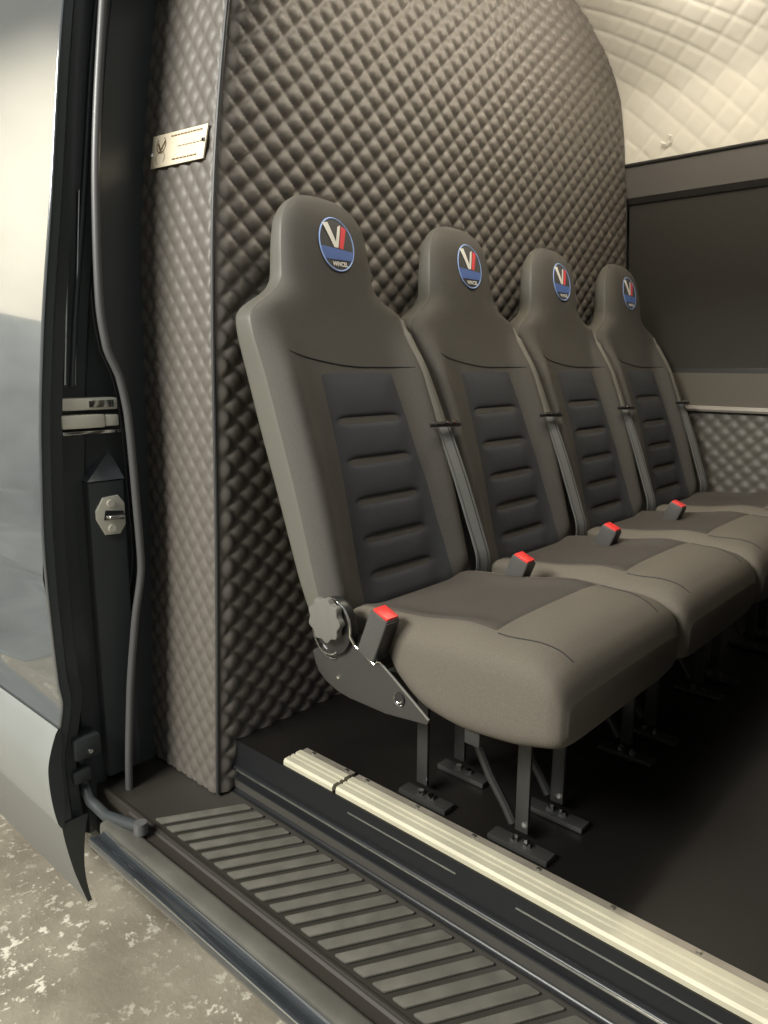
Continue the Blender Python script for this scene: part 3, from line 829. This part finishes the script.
def lipf(u, v):
    z = -.148-.215*v
    return (-1.7+(XE+1.7+.002)*u, y_skin(z)-.002, z)
mb.grid(12, 12, lipf)
mb.grid(12, 12, lambda u, v: (lambda p: (p[0], p[1]+.008, p[2]))(lipf(u, v)))
mb.grid(2, 12, lambda u, v: (XE+.002, y_skin(-.148-.215*v)-.002+.010*u+.05*u*(1-v)**1.5, -.148-.215*v), mi=1)
local(mb, do).build('bottom_lip', [M['clad2'], M['jamb2']], dr, angle=40)
# lower guide arm and roller
mb = MB()
mb.tube([(-.24, .665, -.02), (-.235, .668, -.06), (-.225, .668, -.095), (-.19, .662, -.116), (-.12, .662, -.122), (-.05, .672, -.112), (-.01, .678, -.105)], .012, 12, ry=.009)
local(mb, do).build('guide_arm', M['jamb2'], dr)
mb = MB(); mb.cyl((-.006, .679, -.117), (-.006, .679, -.094), .015, .013, 20); local(mb, do).build('guide_roller', M['rubber'], dr)
mb = MB(); mb.box(-.245, -.195, .64, .70, -.02, .03, .008); mb.box(-.24, -.2, .635, .675, -.075, -.045, .006)
local(mb, do).build('arm_bracket', M['jamb2'], dr)
mb = MB(); mb.cyl((-.193, .672, -.002), (-.189, .672, -.002), .006, .005, 12); mb.cyl((-.188, .655, -.125), (-.188, .653, -.125), .004, .004, 10)
local(mb, do).build('arm_bolt', M['chrome'], dr)

# ------------------------------------------------------------------ workshop around the van
mb = MB(); mb.box(-9, 9, -7, 7, -.7, -.62)
g = mb.build('ground', M['ground'], smooth=False)
mb = MB(); mb.box(-7, -2.2, -6, 6, -.62, -.612); mb.build('reflection_floor_slab', M['wsh_dark'], g, smooth=False); tag(g, 'speckled pale concrete workshop floor outside the van', kind='structure')  # dark slab added to dim the ground mirrored in the door
mb = MB(); mb.box(-9, 9, -6.0, -5.9, -.62, 4.2)
w = mb.build('wall_workshop', M['wsh'], smooth=False); tag(w, 'pale workshop wall behind the photographer', kind='structure')
mb = MB(); mb.box(-7.1, -7.0, -6, 6, -.62, 8)
w = mb.build('wall_workshop_end', M['wsh'], smooth=False); tag(w, 'pale workshop end wall', kind='structure')
mb = MB(); mb.box(-7.0, -6.95, -6, 6, -.62, 2.0); mb.build('dark_reflection_panel', M['wsh_dark'], w, smooth=False)  # unseen panel added so the door mirrors a darker lower band
for y_, h_, m_ in ((-3.2, .2, 'wsh_dark'), (-2.5, .1, 'wsh_dark'), (-1.9, -.2, 'wsh_dark'), (-1.35, -.15, 'wsh')):
    mb = MB(); mb.box(-6.95, -6.6, y_-.2, y_+.2, -.62, h_); mb.build('reflection_box', M[m_], w, smooth=False)  # unseen boxes added as dark and pale blobs in the door reflection

# ------------------------------------------------------------------ lights
def area(name, loc, target, sx, sy, e, col=(1, 1, 1), spread=None):
    l = bpy.data.lights.new(name, 'AREA'); l.shape = 'RECTANGLE'; l.size = sx; l.size_y = sy; l.energy = e; l.color = col
    if spread: l.spread = math.radians(spread)
    o = bpy.data.objects.new(name, l); COL.objects.link(o); o.location = loc
    o.rotation_euler = (Vector(target)-Vector(loc)).to_track_quat('-Z', 'Y').to_euler(); return o
def point(name, loc, r, e, col):
    l = bpy.data.lights.new(name, 'POINT'); l.shadow_soft_size = r; l.energy = e; l.color = col
    o = bpy.data.objects.new(name, l); COL.objects.link(o); o.location = loc; return o
area('workshop_strip_lamp', (-.35, -2.7, 3.0), (0, .9, .4), 2.6, .8, 380, (1, .98, .91))
area('end_wall_fill', (-4.4, -2.0, 3.9), (-7, -2.2, 1.4), .6, 4.0, 170, (1, .95, .84), 110)  # added fill light, brightens the end wall mirrored in the door
for ly, lz in ((1.25, 1.90), (1.70, 1.955), (2.15, 1.90)):
    point('cabin_ceiling_lamp', (.45, ly, lz), .04, 7.5, (1, .92, .80))
wd = bpy.data.worlds.new('W'); scn.world = wd; wd.use_nodes = True
bg = wd.node_tree.nodes['Background']; bg.inputs['Color'].default_value = (.92, .97, 1, 1); bg.inputs['Strength'].default_value = .33

# ------------------------------------------------------------------ camera
cam = bpy.data.cameras.new('camera'); co = bpy.data.objects.new('camera', cam); COL.objects.link(co)
scn.camera = co
cam.sensor_fit = 'VERTICAL'; cam.sensor_height = 36; cam.lens = 742/1024*36; cam.clip_start = .02
f = 742.
vx = Vector((-834, -152, f)); vy = Vector((687, -145, f))
Y = vy.normalized(); X = -vx; X = (X-Y*X.dot(Y)).normalized(); Z = X.cross(Y)
right = Vector((X.x, Y.x, Z.x)); down = Vector((X.y, Y.y, Z.y)); fwd = Vector((X.z, Y.z, Z.z))
mw = Matrix((( right.x, -down.x, -fwd.x, 1.28), (right.y, -down.y, -fwd.y, 0), (right.z, -down.z, -fwd.z, .83), (0, 0, 0, 1)))
co.matrix_world = mw
vs_ = scn.view_settings; scn.display_settings.display_device = 'sRGB'
vs_.view_transform = 'Standard'; vs_.look = 'None'; vs_.exposure = 0.; vs_.gamma = 1; vs_.use_curve_mapping = False
